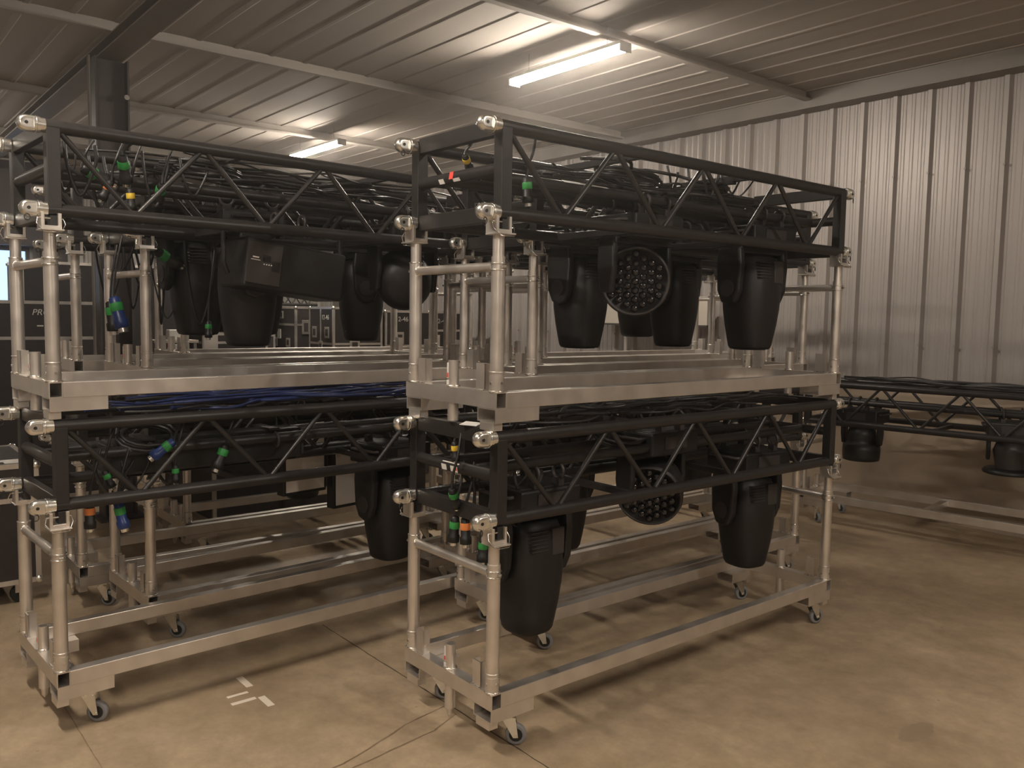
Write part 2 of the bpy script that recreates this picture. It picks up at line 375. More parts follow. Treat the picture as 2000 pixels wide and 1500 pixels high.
# ------------------------------------------------------------------ truss cart
W, L = .6244, 2.44
Z0, Z1 = .1977, .2602
def saddle_mb(s):
    """U bracket opening upwards, arms at +-y, with its lock pin clip"""
    mb = MB()
    mb.prism([(-.036, 0), (.036, 0), (.036, .062), (.024, .062), (.024, .014), (-.024, .014), (-.024, .062), (-.036, .062)], -.034, .034, 'x')
    mb.box((s * .012, 0, -.003), (.085, .08, .006))
    return mb
def make_cart(casters, dz=0.0, length=L, crosses=(), name='truss_cart'):
    """origin on the floor under the frame's near right corner; frame runs to -x (width) and +y (length)"""
    root = empty(name)
    zb, zt = Z0, Z1
    yc = lambda e: e
    # frame
    for x in (-.025, -W + .025):
        MB().box((x, length / 2, (zb + zt) / 2), (.05, length - .10, zt - zb)).build('side_rail', M['alu'], root, .003)
    for y in (.025, length - .025):
        MB().hollow((-W / 2, y, (zb + zt) / 2), (W, .05, zt - zb), 'x', .004).build('end_rail', M['alu'], root)
    for c in crosses:
        MB().box((-W / 2, length * c, (zb + zt) / 2 - .006), (W - .1, .05, zt - zb - .012)).build('cross_member', M['alu'], root, .002)
    H1 = .8513 + dz
    for ix, x in enumerate((-.031, -W + .031)):
        for y, se in ((.026, 1), (length - .026, -1)):
            p = MB().tube((x, y, zt + .062), (x, y, H1 - .085), .0265, 24)
            p.ring((x, y, zt + .075), (0, 0, 1), .0265, .003)
            p.build('post', M['alu'], root)
            MB().pipe((x, y, zt), (x, y, zt + .062), .0285, .02, 24).build('post_socket', M['alu'], root)
            MB().ring((x, y, zt + .002), (0, 0, 1), .0285, .0045, 24, 6).build('weld_bead', M['weld'], root)
            MB().tube((x, y, H1 - .09), (x, y, H1), .0225, 20).build('inner_post', M['alu'], root)
            MB().tube((x - .0295, y - .002, zt + .035), (x + .0295, y + .002, zt + .035), .006, 10).tube((x, y - .030, zt + .035), (x, y + .030, zt + .035), .006, 10).build('bolt', M['wire'], root)
            T = Matrix.Translation((x, y, H1))
            sd = MB(); s_ = 1 if ix == 0 else -1
            src = saddle_mb(s_); sd.add(src.v, src.f, False, T)
            sdl = sd.build('saddle', M['alu'], root, .0015)
            c = MB().tube((x + .018 * s_, y - .045, H1 + .042), (x + .018 * s_, y + .045, H1 + .042), .004, 8)
            c.path([(x + .018 * s_, y - .045, H1 + .042), (x + .030 * s_, y - .052, H1 + .02), (x + .052 * s_, y - .03, H1 - .012), (x + .055 * s_, y + .03, H1 - .012), (x + .03 * s_, y + .05, H1 + .02), (x + .018 * s_, y + .045, H1 + .042)], .0022, 6)
            c.build('lock_pin', M['wire'], sdl)
            # channel guide inboard of the post
            cx = x + (-.078 if ix == 0 else .078)
            g = MB().box((cx, y - .016, zt + .052), (.052, .005, .104)).box((cx - .0235, y, zt + .052), (.005, .034, .104)).box((cx + .0235, y, zt + .052), (.005, .034, .104))
            g.build('channel_guide', M['alu'], root)
            MB().path([(cx - .03, y - .02, zt + .002), (cx - .01, y - .021, zt + .003), (cx + .01, y - .021, zt + .002), (cx + .03, y - .02, zt + .002)], .004, 6).build('weld_bead', M['weld'], root)
    for y in (.026, length - .026):
        zc = H1 - .122
        MB().tube((-.056, y, zc), (-W + .056, y, zc), .0185, 18).build('crossbar', M['alu'], root)
        MB().ring((-W + .058, y, zc), (1, 0, 0), .0185, .004, 20, 6).ring((-W + .031, y, H1 - .088), (0, 0, 1), .0265, .0025).build('weld_bead', M['weld'], root)
        cm = MB()
        for q in (-.012, .012): cm.ring((-.031, y, zc + q), (0, 0, 1), .0285, .0028, 22, 6)
        cm.box((-.064, y, zc), (.012, .016, .034)); cm.tube((.002, y - .008, zc), (.002, y + .008, zc), .006, 8)
        cm.build('ring_clamp', M['chrome'], root)
        MB().tube((-W + .002, y - .004, zc), (-W - .012, y - .004, zc), .007, 8).build('bolt', M['chrome'], root)
        sp = MB().pipe((-W / 2, y, zt), (-W / 2, y, zt + .105), .0225, .0175, 22)
        sk = sp.build('stacking_socket', M['alu'], root)
        MB().ring((-W / 2, y, zt + .003), (0, 0, 1), .024, .006, 20, 6).build('weld_bead', M['weld'], root)
        if y < 1:
            MB().box((-W / 2 - .006, y - .0228, zt + .065), (.011, .001, .062)).build('sticker', M['white'], sk)
            MB().box((-W / 2 - .006, y - .0234, zt + .046), (.009, .001, .018)).build('red_mark', M['red'], sk)
            MB().box((-W / 2 - .005, y - .0228, zt + .018), (.017, .001, .018)).build('sticker', M['white'], sk)
        sb = MB().tube((-W / 2, y, zb), (-W / 2, y, zb - .075 - (.03 if casters else 0)), .022, 20)
        if casters: sb.tube((-W / 2, y, zb - .105), (-W / 2, y, zb - .135), .015, 14, .012); sb.tube((-W / 2, y, zb - .135), (-W / 2, y, zb - .150), .012, 14, .002)
        sb.build('locating_pin', M['alu'], root)
    # caster pockets, feet and casters
    rnd = random.Random(11)
    for ix, x in enumerate((-.06, -W + .06)):
        for y in (.11, length - .11):
            MB().hollow((x, y, zb - .027), (.115, .215, .054), 'y', .005).build('caster_pocket', M['alu'], root)
            e = -1 if y < 1 else 1
            fy = y + e * .085
            MB().box((x, fy, zb - .054 - .016), (.085, .045, .032)).box((x - .0, fy, zb - .054 - .032), (.05, .03, .012)).build('foot', M['alu'], root, .002)
            if casters:
                a = {(0, 0): -.72, (0, 1): -.25, (1, 0): -.55, (1, 1): -.3}[(ix, int(y > 1))]
                T = Matrix.Translation((x - .005, y + .03, 0)) @ Matrix.Rotation(a, 4, 'Z')
                # wheel axle along local x, trailing in local y
                ca = MB().box((0, 0, zb - .061), (.07, .075, .008), T)
                ca.tube((0, 0, zb - .065), (0, 0, zb - .080), .028, 16, T=T)
                for q in (-.021, .021):
                    ca.prism([(-.028, zb - .08), (.028, zb - .08), (.040, .036), (.020, .034)], q - .002, q + .002, 'x', T)
                ca.tube((-.026, .03, .042), (.026, .03, .042), .006, 10, T=T)
                cas = ca.build('caster', M['chrome'], root)
                MB().lathe([(.034, -.0125), (.041, -.012), (.043, -.006), (.043, .006), (.041, .012), (.034, .0125)], 28, T @ Matrix.Translation((0, .03, .043)) @ Matrix.Rotation(PI / 2, 4, 'Y')).build('tyre', M['rubber'], cas)
                MB().tube((-.014, .03, .043), (.014, .03, .043), .027, 20, T=T).build('hub', M['hub'], cas)
    tag(root, cat='cart')
    return root

# ------------------------------------------------------------------ truss
CH = .0255
def make_truss(length=L, nd=8):
    """origin at the near right lower chord end, on the chord's axis; +y along, -x across, +z up"""
    root = empty('lighting_truss'); tag(root, cat='truss')
    h = .317; a = -.031; b = -W + .031
    y0, y1 = .03, length - .03
    for x in (a, b):
        for z in (0, h):
            MB().tube((x, y0 - .015, z), (x, y1 + .015, z), CH, 24).build('chord', M['black'], root)
            for y, s in ((y0, -1), (y1, 1)):
                c = MB().tube((x, y + s * .012, z), (x, y + s * .030, z), .0275, 20).tube((x, y + s * .030, z), (x, y + s * .052, z), .031, 24)
                c.ring((x, y + s * .043, z), (0, 1, 0), .0305, .0025)
                # domed nose with two flat cheeks
                pr = [(.031, .050), (.031, .078)] + [(.031 * math.cos(PI / 2 * i / 6), .078 + .031 * math.sin(PI / 2 * i / 6)) for i in range(1, 6)] + [(.002, .109)]
                nose = MB().lathe(pr, 28, Matrix.Translation((x, y, z)) @ Matrix.Rotation(-PI / 2 * s, 4, 'X'))
                for vv in nose.v:
                    vv.x = max(x - .021, min(x + .021, vv.x))
                c.v, o_ = c.v + nose.v, len(c.v); c.f += [[q + o_ for q in f] for f in nose.f]; c.sm += nose.sm
                cp = c.build('fork_coupler', M['chrome'], root)
                pin = MB().tube((x - .0225, y + s * .078, z), (x + .0225, y + s * .078, z), .0065, 12)
                if random.random() < .6:
                    pin.ring((x + .022, y + s * .085, z - .036), (1, .4, 0), .012, .0018, 14, 6)
                pin.build('coupler_pin', M['hub'], cp)
        for y in (y0 + .012, y1 - .012):
            MB().box((x, y, h / 2), (.05, .05, h - .01)).build('end_post', M['black'], root, .003)
            MB().box((x, y, -.048), (.044, .036, .05)).build('foot_tab', M['black'], root, .002)
        dx = .0
        st = (y1 - y0 - .05) / nd
        for k in range(nd):
            ya, yb = y0 + .025 + k * st + .016, y0 + .025 + (k + 1) * st - .016
            za, zb = (h - CH * .7, CH * .7) if k % 2 == 0 else (CH * .7, h - CH * .7)
            d = MB().tube((x + dx, ya, za), (x + dx, yb, zb), .0115, 12)
            d.build('diagonal', M['black'], root)
    for y in (y0 + .012, y1 - .012):
        for z in (0, h):
            MB().box(((a + b) / 2, y - .002, z), (abs(a - b) - .04, .034, .062)).build('end_rail', M['black'], root, .003)
        MB().tube((a - .02, y, h * .52), (b + .02, y, h * .52), .024, 20).build('middle_tube', M['black'], root)
    for y in (y0 + (y1 - y0) / 3, y0 + (y1 - y0) * 2 / 3):
        for z in (0, h):
            MB().box(((a + b) / 2, y, z), (abs(a - b) - .04, .03, .03)).build('cross_rail', M['black'], root, .002)
    # inner hanging tubes that carry the fixtures
    for x in (-W / 2 - .11, -W / 2 + .11):
        MB().tube((x, y0 + .03, h * .52), (x, y1 - .03, h * .52), .0235, 18).build('hanging_tube', M['black'], root)
    return root

ZC1, ZC3, ZT = .9367, 2.0973, 1.4299 - Z1      # lower truss chord, upper truss chord, lift of the upper cart
lower_cart = make_cart(True); upper_cart = make_cart(False)
truss = make_truss()
used = {'l': 0, 'u': 0, 't': 0}
STACKS = [  # x, y, yaw, words
    ('r1', 0, 0, 0, 'front right stack'),
    ('r2', -.66, .74, 0, 'right stack directly behind the front right one'),
    ('r3', -1.32, 1.36, 0, 'third right stack back'),
    ('l1', -1.205, -1.262, .05, 'front left stack'),
    ('l2', -1.94, -.70, .05, 'left stack directly behind the front left one'),
    ('l3', -2.68, -.86, 0, 'third left stack back'),
    ('l4', -3.35, -.05, 0, 'hidden rearmost left stack'),
    ('r4', -1.98, 1.98, 0, 'hidden rearmost right stack'),
]
XF = {}
for key, x, y, rz, words in STACKS:
    g = 'aluminium carts carrying black trusses'
    place(lower_cart, used['l'], (x, y, 0), rz, 'aluminium wheeled cart under the ' + words, g); used['l'] = 1
    place(upper_cart, used['u'], (x, y, ZT), rz, 'upper aluminium cart of the ' + words, g); used['u'] = 1
    gt = 'black box trusses stacked on the carts'
    place(truss, used['t'], (x, y, ZC1), rz, 'black box truss, lower one in the ' + words, gt); used['t'] = 1
    place(truss, True, (x, y, ZC3), rz, 'black box truss, top of the ' + words, gt)
    XF[key] = Matrix.Translation((x, y, 0)) @ Matrix.Rotation(rz, 4, 'Z')
# the low stack along the wall
tc = make_cart(True, -.066, 3.05, (.33, .67))
tag(tc, 'long aluminium wheeled cart parked parallel to the ribbed wall', 'cart', 'aluminium carts carrying black trusses')
tc.location = (-1.52, 4.535, 0); tc.rotation_euler = (0, 0, -PI / 2 + .13)
# local y -> world +x ; local -x -> world +y
tt = make_truss(3.05, 10)
tag(tt, 'long black box truss on the single low cart by the ribbed wall', 'truss', 'black box trusses stacked on the carts')
tt.location = (-1.52, 4.535, ZC1 - .066); tt.rotation_euler = (0, 0, -PI / 2 + .13)
XF['t'] = Matrix.Translation((-1.52, 4.535, 0)) @ Matrix.Rotation(-PI / 2 + .13, 4, 'Z')

# ------------------------------------------------------------------ light fixtures
def clamps(root, z=0):
    for x in (-.11, .11):
        for y in (-.07, .07):
            c = MB().ring((x, y, z), (0, 1, 0), .033, .008, 16, 6)
            c.box((x, y, z - .045), (.04, .03, .035)).build('clamp', M['plastic2'], root)
def base_parts(root, zc):
    """base box below the hanging tubes; zc is tube height in the fixture frame (0)"""
    clamps(root)
    b = MB().box((0, 0, -.115), (.30, .34, .11)); b.box((0, 0, -.065), (.24, .30, .02))
    b.build('base', M['plastic'], root, .012)
    MB().box((.152, 0, -.11), (.004, .16, .06)).build('display_panel', M['plastic2'], root)
    for s in (-1, 1):
        MB().path([(-.10, s * .172, -.09), (-.10, s * .195, -.09), (.10, s * .195, -.09), (.10, s * .172, -.09)], .008, 8).build('handle', M['plastic2'], root)
def spot_head():
    root = empty('moving_head_light'); tag(root, cat='stage light')
    base_parts(root, 0)
    for s in (-1, 1):
        a = MB().prism([(-.075, -.17), (.075, -.17), (.085, -.26), (.075, -.40), (.045, -.465), (0, -.48), (-.045, -.465), (-.075, -.40), (-.085, -.26)], s * .172 - .022, s * .172 + .022, 'y')
        ym = a.build('yoke_arm', M['plastic'], root, .012)
        MB().tube((0, s * .19, -.39), (0, s * .198, -.39), .045, 20).build('pivot_cap', M['plastic2'], ym)
    MB().box((0, 0, -.185), (.15, .36, .04)).build('yoke_bridge', M['plastic'], root, .01)
    h = MB().lathe([(.085, -.215), (.115, -.225), (.128, -.26), (.136, -.33), (.139, -.42), (.134, -.50), (.124, -.58), (.112, -.65), (.103, -.70), (.094, -.715), (.078, -.718)], 32, pw=2.9)
    hd = h.build('head', M['plastic'], root)
    vt = MB()
    for i in range(6): vt.box((.118 + .0012 * i, -.05, -.25 - i * .016), (.03, .09, .004))
    vt.build('cooling_fins', M['plastic2'], hd)
    MB().box((.128, .055, -.30), (.02, .07, .12)).build('side_cover', M['plastic2'], hd, .006)
    MB().lathe([(.079, -.7175), (.079, -.7195)], 24, pw=2.6).build('lens_ring', M['lens'], hd)
    return root
def wash_head(az, tilt, name='wash_light'):
    """round LED wash; the lens face looks along azimuth az (world, from +x) and tilt below horizontal"""
    root = empty(name); tag(root, cat='stage light')
    base_parts(root, 0)
    for s in (-1, 1):
        a = MB().prism([(-.05, -.17), (.05, -.17), (.055, -.30), (.035, -.42), (-.035, -.42), (-.055, -.30)], s * .188 - .016, s * .188 + .016, 'y')
        a.build('yoke_arm', M['plastic'], root, .01)
    MB().box((0, 0, -.18), (.12, .40, .03)).build('yoke_bridge', M['plastic'], root, .008)
    T = Matrix.Translation((0, 0, -.36)) @ Matrix.Rotation(az, 4, 'Z') @ Matrix.Rotation(PI / 2 + tilt, 4, 'Y')
    hd = MB().lathe([(.02, -.15), (.09, -.145), (.125, -.125), (.15, -.08), (.158, -.02), (.163, .03), (.165, .07), (.160, .085), (.148, .088), (.146, .075), (.02, .074)], 40, T).build('head', M['plastic'], root)
    MB().ring((0, 0, .086), (0, 0, 1), .155, .006, 40, 8, T).build('bezel', M['plastic2'], hd)
    R = .021; first = None
    for q in range(-3, 4):
        for r_ in range(-3, 4):
            if abs(q + r_) > 3: continue
            x = (q + r_ / 2) * R * 2.02; y = r_ * R * 1.75
            if first is None:
                first = MB().lathe([(R, 0), (R * .95, .006), (R * .75, .013), (R * .4, .018), (.001, .0195)], 6).build('lens', M['lens'], hd)
                o = first
            else:
                o = first.copy(); COL.objects.link(o); o.parent = hd
            o.matrix_local = T @ Matrix.Translation((x, y, .075))
    return root
def spot_short(flare):
    root = empty('short_wash_light'); tag(root, cat='stage light')
    base_parts(root, 0)
    for s in (-1, 1):
        MB().prism([(-.05, -.17), (.05, -.17), (.055, -.27), (.03, -.36), (-.03, -.36), (-.055, -.27)], s * .15 - .014, s * .15 + .014, 'y').build('yoke_arm', M['plastic'], root, .01)
    if flare:
        h = MB().lathe([(.06, -.20), (.10, -.22), (.12, -.28), (.11, -.34), (.10, -.385), (.10, -.42)], 28)
        h.build('head', M['plastic2'], root)
        MB().lathe([(.10, -.415), (.17, -.42), (.185, -.44), (.18, -.455), (.10, -.46)], 32).build('top_hat_brim', M['plastic'], root)
    else:
        h = MB().lathe([(.06, -.20), (.10, -.215), (.115, -.26), (.12, -.32), (.125, -.35), (.148, -.36), (.152, -.40), (.150, -.46), (.146, -.49), (.13, -.495)], 32)
        h.build('head', M['plastic'], root)
    return root
spot = spot_head(); su = 0
ZH = .317 * .52
def put_spot(key, y, top, rz, label, dz=0, x=-W / 2):
    global su
    T = XF[key] @ Matrix.Translation((x, y, (ZC3 if top else ZC1) + ZH + dz))
    o = copy_tree(spot) if su else spot; su = 1
    o.location = T.translation; o.rotation_euler = (0, 0, T.to_euler().z + rz)
    o['label'] = label; o['group'] = 'black moving head lights hanging in the trusses'
    return o
def put(o, key, y, top, rz, label, dz=0, x=-W / 2):
    T = XF[key] @ Matrix.Translation((x, y, (ZC3 if top else ZC1) + ZH + dz))
    o.location = T.translation; o.rotation_euler = (0, 0, T.to_euler().z + rz); o['label'] = label
    return o
put_spot('r2', .62, 1, .1, 'black tapered moving head, leftmost under the right top trusses, left of the lens cluster')
put_spot('r1', 2.02, 1, -.1, 'black tapered moving head, rightmost under the top truss of the front right stack', .01)
put_spot('r2', 1.42, 1, .15, 'black tapered moving head hanging behind and right of the round lens cluster light')
put_spot('r1', .44, 0, 0, 'large black tapered moving head nearest the camera, near the floor in the lower right truss', -.05)
put_spot('r1', 2.05, 0, -.15, 'black tapered moving head at the far end of the lower truss, front right stack', -.04)
put_spot('l1', 1.02, 1, 1.35, 'black tapered moving head, left one hanging from the top truss of the front left stack', 0, -.44)
put_spot('l2', 1.45, 1, 1.2, 'black tapered moving head hanging in front of the stencilled road case, second left stack')
put_spot('l1', 1.80, 0, .1, 'black tapered moving head at the right end of the front left lower truss', -.04)
w1 = wash_head(-.80, .06); put(w1, 'r1', 1.08, 1, 0, 'round wash light with clustered hexagonal lenses facing the camera, top right truss', -.01); w1['group'] = 'round black wash lights'
w2 = wash_head(-.95, .30); put(w2, 'r1', 1.24, 0, 0, 'round wash light with lens cluster tilted down, lower truss of the front right stack', .13); w2['group'] = 'round black wash lights'
w3 = wash_head(2.6, -.25); put(w3, 'l1', 1.88, 1, 0, 'round black wash light seen from behind, right end of front left top truss', 0); w3['group'] = 'round black wash lights'
s1 = spot_short(False); put(s1, 't', .40, 0, 0, 'short black wash light hanging at the left end of the truss by the wall', -.066)
s2 = spot_short(True); put(s2, 't', 1.52, 0, .3, 'black light with a wide brimmed hood hanging in the truss by the wall', -.066)
# dark fixture with control panel, hanging askew
ef = empty('effect_light'); tag(ef, 'black box shaped light with a tilted control panel, hanging in the front left top truss', 'stage light')
T = Matrix.Rotation(-.12, 4, 'X')
MB().box((0, .06, -.22), (.26, .52, .23), T).build('body', M['plastic'], ef, .012)
pn = MB().box((.134, -.11, -.22), (.006, .17, .19), T).build('control_panel', M['plastic2'], ef, .002)
MB().box((.138, -.155, -.195), (.001, .03, .006), T).box((.138, -.155, -.207), (.001, .045, .003), T).build('white_print', M['white'], pn)
MB().box((.138, -.10, -.195), (.001, .04, .03), T).build('display', M['lens'], pn)
bt = MB()
for i in range(4): bt.tube((.137, -.112 + i * .012, -.222), (.1395, -.112 + i * .012, -.222), .003, 8, T=T)
bt.build('button', M['white'], pn)
MB().box((.138, -.055, -.225), (.001, .04, .045), T).build('power_socket', M['plastic'], pn)
MB().path([(.02, -.28, -.02), (.02, -.28, -.2), (.02, -.26, -.25)], .012, 8).path([(.02, .33, -.02), (.02, .33, -.26)], .012, 8).build('yoke', M['plastic'], ef)
clamps(ef)
put(ef, 'l1', 1.06, 1, 0, ef['label'], -.12, -.19)
# led panels with white diffusers
def led_panel():
    r = empty('led_panel_light'); tag(r, cat='stage light', group='white faced panel lights in the left stacks')
    MB().box((0, 0, -.30), (.07, .30, .44)).build('body', M['plastic'], r, .006)
    MB().box((.037, 0, -.30), (.006, .265, .40)).build('diffuser', M['diffuser'], r, .002)
    MB().path([(0, -.17, -.30), (0, -.17, -.03), (0, .17, -.03), (0, .17, -.30)], .010, 8).build('yoke', M['plastic'], r)
    MB().ring((0, 0, 0), (0, 1, 0), .031, .009, 16, 6).build('clamp', M['plastic2'], r)
    return r
lp = led_panel()
put(lp, 'l2', 1.30, 0, .1, 'white faced square panel light hanging lowest, left of the lower left moving head', -.06, -.2)
lp2 = copy_tree(lp); put(lp2, 'l2', .97, 0, .1, 'white faced panel light half hidden by the lower truss of the front left stack', .06, -.2)
# long dark batten boxes, clutter stand-ins added to block light in the trusses
def filler():
    r = empty('filler_box'); tag(r, cat='stage light', group='long black batten boxes added to darken the trusses')
    MB().box((0, 0, -.03), (.16, .92, .15)).build('body', M['plastic'], r, .012)
    MB().box((0, 0, -.108), (.13, .86, .010)).build('front_glass', M['lens'], r)
    for y in (-.3, .3):
        MB().box((.0, y, .050), (.20, .05, .010)).build('bracket', M['plastic2'], r)
        MB().ring((.11, y, 0), (0, 1, 0), .033, .008, 16, 6).build('clamp', M['plastic2'], r)
    for s in (-1, 1): MB().box((0, s * .465, -.03), (.14, .012, .12)).build('end_cover', M['plastic2'], r)
    return r
bt0 = filler(); bu = 0
for key, y, top, lab in (('l1', .75, 0, 'black batten box added to darken the front left lower truss'),
        ('l2', .62, 0, 'black batten box added to darken the lower truss directly behind the front left one'),
        ('l2', 1.75, 0, 'black batten box above the white faced panels, added to darken the second left lower truss'),
        ('l3', 1.0, 0, 'black batten box added to darken the third left lower truss'),
        ('l2', .95, 1, 'black batten box added to darken the top truss directly behind the front left one'),
        ('l3', 1.2, 1, 'black batten box added to darken the third left top truss'),
        ('r2', 1.35, 1, 'black batten box added to darken the top truss directly behind the front right one'),
        ('r3', 1.2, 1, 'black batten box added to darken the third right top truss'),
        ('r2', 1.5, 0, 'black batten box added to darken the lower truss directly behind the front right one')):
    o = copy_tree(bt0) if bu else bt0; bu = 1
    put(o, key, y, top, 0, lab, .12 if (top or key in ('l3', 'r2')) else -.01)
# the unlit fixtures of the hidden rows
hid = [('l2', .40, 1, 'black moving head in the second left top truss, behind the left tall posts'),
       ('l3', .95, 1, 'black moving head in the far left top truss'),
       ('l2', .75, 1, 'black moving head in the second left top truss, next to the posts'),
       ('r3', 1.2, 1, 'black moving head in the third right top truss'),
       ('r2', .50, 0, 'black moving head half hidden behind the nearest large one, near the floor'),
       ('l3', 1.5, 0, 'black moving head in the lower truss of the far left stack'),
       ('r3', 1.9, 0, 'black moving head in the lower truss of the third right stack')]
for key, y, top, lab in hid: put_spot(key, y, top, 0, lab, .04)

# ------------------------------------------------------------------ cables
def smooth(pts, k=6):
    pts = [Vector(p) for p in pts]; out = []
    for i in range(len(pts) - 1):
        p0 = pts[max(i - 1, 0)]; p1 = pts[i]; p2 = pts[i + 1]; p3 = pts[min(i + 2, len(pts) - 1)]
        for j in range(k):
            t = j / k
            out.append(.5 * ((2 * p1) + (p2 - p0) * t + (2 * p0 - 5 * p1 + 4 * p2 - p3) * t * t + (3 * p1 - p0 - 3 * p2 + p3) * t ** 3))
    return out + [pts[-1]]
def cable(name, pts, r, m_, label, group, key=None, sm=5):
    pts = [XF[key] @ Vector(p) for p in pts] if key else pts
    return tag(MB().path(smooth(pts, sm), r, 7).build(name, m_), label, 'cable', group)
rc = random.Random(21)
def bundle(key, zc, nn, m_, label, ymax=L - .1, zspan=(.35, .375)):
    for i in range(nn):
        x = rc.uniform(-.52, -.10); y0 = rc.uniform(.1, .6); y1 = rc.uniform(1.4, ymax); pts = []
        z = rc.uniform(*zspan); k = 9
        for j in range(k + 1):
            t = j / k
            pts.append((min(-.07, max(-.56, x + rc.uniform(-.06, .06))), y0 + (y1 - y0) * t, zc + z + rc.uniform(-.012, .012)))
        cable('cable', pts, rc.choice((.005, .0065, .008)), m_, label, label.replace('one of the ', ''), key)
bundle('r1', ZC1, 16, M['cable'], 'one of the black cables lying along the lower truss of the front right stack')
bundle('l1', ZC1, 9, M['cable'], 'one of the black cables lying along the lower truss of the front left stack')
bundle('l1', ZC1, 16, M['cableblue'], 'one of the blue cables running over the front left lower truss', zspan=(.35, .39))
bundle('r1', ZC3, 10, M['cable'], 'one of the black cables inside the top truss of the front right stack', zspan=(.20, .30))
bundle('l1', ZC3, 12, M['cable'], 'one of the black cables inside the top truss of the front left stack', zspan=(.20, .31))
bundle('r2', ZC3, 8, M['cable'], 'one of the black cables inside the top truss of the second right stack', zspan=(.20, .33))
bundle('l2', ZC3, 8, M['cable'], 'one of the black cables inside the top truss of the second left stack', zspan=(.20, .33))
bundle('r2', ZC1, 8, M['cable'], 'one of the black cables lying over the lower truss of the second right stack')
bundle('t', ZC1 - .066, 12, M['cable'], 'one of the black cables lying over the truss by the wall', 3.0)
# coiled cables
def coil(key, c, R, turns, r, tiltv, label, m_=None):
    pts = []; d, u, v = frame(Vector(tiltv))
    for i in range(turns * 14 + 1):
        a = 2 * PI * i / 14; q = R * (1 + .10 * math.sin(a * .37 + R * 40))
        pts.append(Vector(c) + u * q * math.cos(a) + v * q * .72 * math.sin(a) + d * (.010 * i / 14))
    pts = [XF[key] @ p for p in pts]
    return tag(MB().path(pts, r, 7).build('coiled_cable', m_ or M['cable']), label, 'cable', 'coils of black cable in the trusses')
coil('r1', (-.30, 1.0, ZC3 + .245), .17, 5, .007, (.1, .1, 1), 'coil of black cable in the top right truss, left of centre')
coil('r1', (-.28, 1.52, ZC3 + .235), .15, 5, .007, (.1, -.1, 1), 'coil of black cable in the top right truss, right of centre')
coil('l1', (-.30, .75, ZC3 + .245), .16, 5, .007, (0, .1, 1), 'coil of black cable in the front left top truss')
coil('l1', (-.30, 1.5, ZC3 + .245), .15, 5, .007, (0, -.1, 1), 'coil of black cable in the front left top truss, towards its right end')
coil('r1', (-.30, .98, ZC1 + .20), .13, 4, .007, (.4, 0, 1), 'coil of black cable inside the lower truss of the front right stack')
coil('l1', (-.25, .45, ZC1 + .20), .12, 4, .008, (.6, 0, 1), 'coil of black cable inside the lower truss of the front left stack')
# loose leads hanging down in loops
rh = random.Random(5)
def hang(key, nn, x0, x1, y0, y1, ztop, zlo, zhi, lab, m_='cable'):
    for i in range(nn):
        xa, ya = rh.uniform(x0, x1), rh.uniform(y0, y1); xb, yb = xa + rh.uniform(-.1, .1), ya + rh.uniform(.05, .2); zl = rh.uniform(zlo, zhi)
        cable('cable', [(xa, ya, ztop), (xa + .01, ya + .01, (ztop + zl) / 2), ((xa + xb) / 2, (ya + yb) / 2, zl), (xb, yb, (ztop + zl) / 2 + .02), (xb, yb, ztop - .01)], rh.choice((.0045, .006, .0075)), M[m_], lab, lab.replace('one of the ', ''), key, 7)
hang('l2', 9, -.50, -.12, .08, .42, ZC3 + .13, 1.62, 1.95, 'one of the black cable loops hanging below the second left top truss')
hang('l1', 9, -.50, -.10, .10, .55, ZC1 + .13, ZC1 - .08, ZC1 + .05, 'one of the black cable loops hanging in the front left lower truss')
hang('l1', 8, -.50, -.12, .10, .60, ZC3 + .29, ZC3 + .05, ZC3 + .16, 'one of the black cable loops inside the near end of the front left top truss')
hang('l3', 6, -.50, -.12, .10, .50, ZC3 + .13, 1.65, 1.95, 'one of the black cable loops hanging below the third left top truss')
hang('r1', 5, -.40, -.20, .08, .30, ZC1 + .13, ZC1 - .12, ZC1 + .04, 'one of the black cable loops at the near end of the front right lower truss')
hang('r1', 5, -.50, -.15, 1.15, 1.6, ZC3 + .36, ZC3 + .18, ZC3 + .26, 'one of the cable loops standing above the middle of the front right top truss')
# lead with green tape bands and plug
def plug(key, top, c, tilt, label, body='plastic', band='green', s=1.0, drop=.22):
    """a connector hanging on its lead; c = centre of the connector in stack coordinates"""
    P = XF[key] @ Vector(c)
    r = empty('cable_connector', P, 0, label, 'connector', 'taped connectors on loose leads')
    T = Matrix.Rotation(tilt[0], 4, 'X') @ Matrix.Rotation(tilt[1], 4, 'Y') @ Matrix.Scale(s, 4)
    MB().lathe([(.010, .05), (.016, .045), (.018, .02), (.018, -.02), (.022, -.024), (.022, -.048), (.016, -.05)], 16, T).build('shell', M[body], r)
    MB().lathe([(.0188, .030), (.0196, .028), (.0196, .006), (.0188, .004)], 16, T).build('tape_band', M[band], r)
    MB().lathe([(.014, -.050), (.014, -.062)], 12, T).build('contact_ring', M['chrome'], r)
    a = T @ Vector((0, 0, .05))
    if 1.5 < c[2] < 1.95: drop = 2.10 - c[2] - a.z
    top_ = (ZC3 if c[2] > 1.95 else ZC1) + .31
    if c[2] + a.z + drop > top_ and c[2] < top_: drop = max(.05, top_ - c[2] - a.z)
    MB().path(smooth([a, a + Vector((0, .005, drop * .25)), a + Vector((.01, .02, drop * .6)), a + Vector((-.01, .05, drop))]), .0055, 7).build('lead', M['cable'], r)
    return r
z1, z3 = ZC1, ZC3
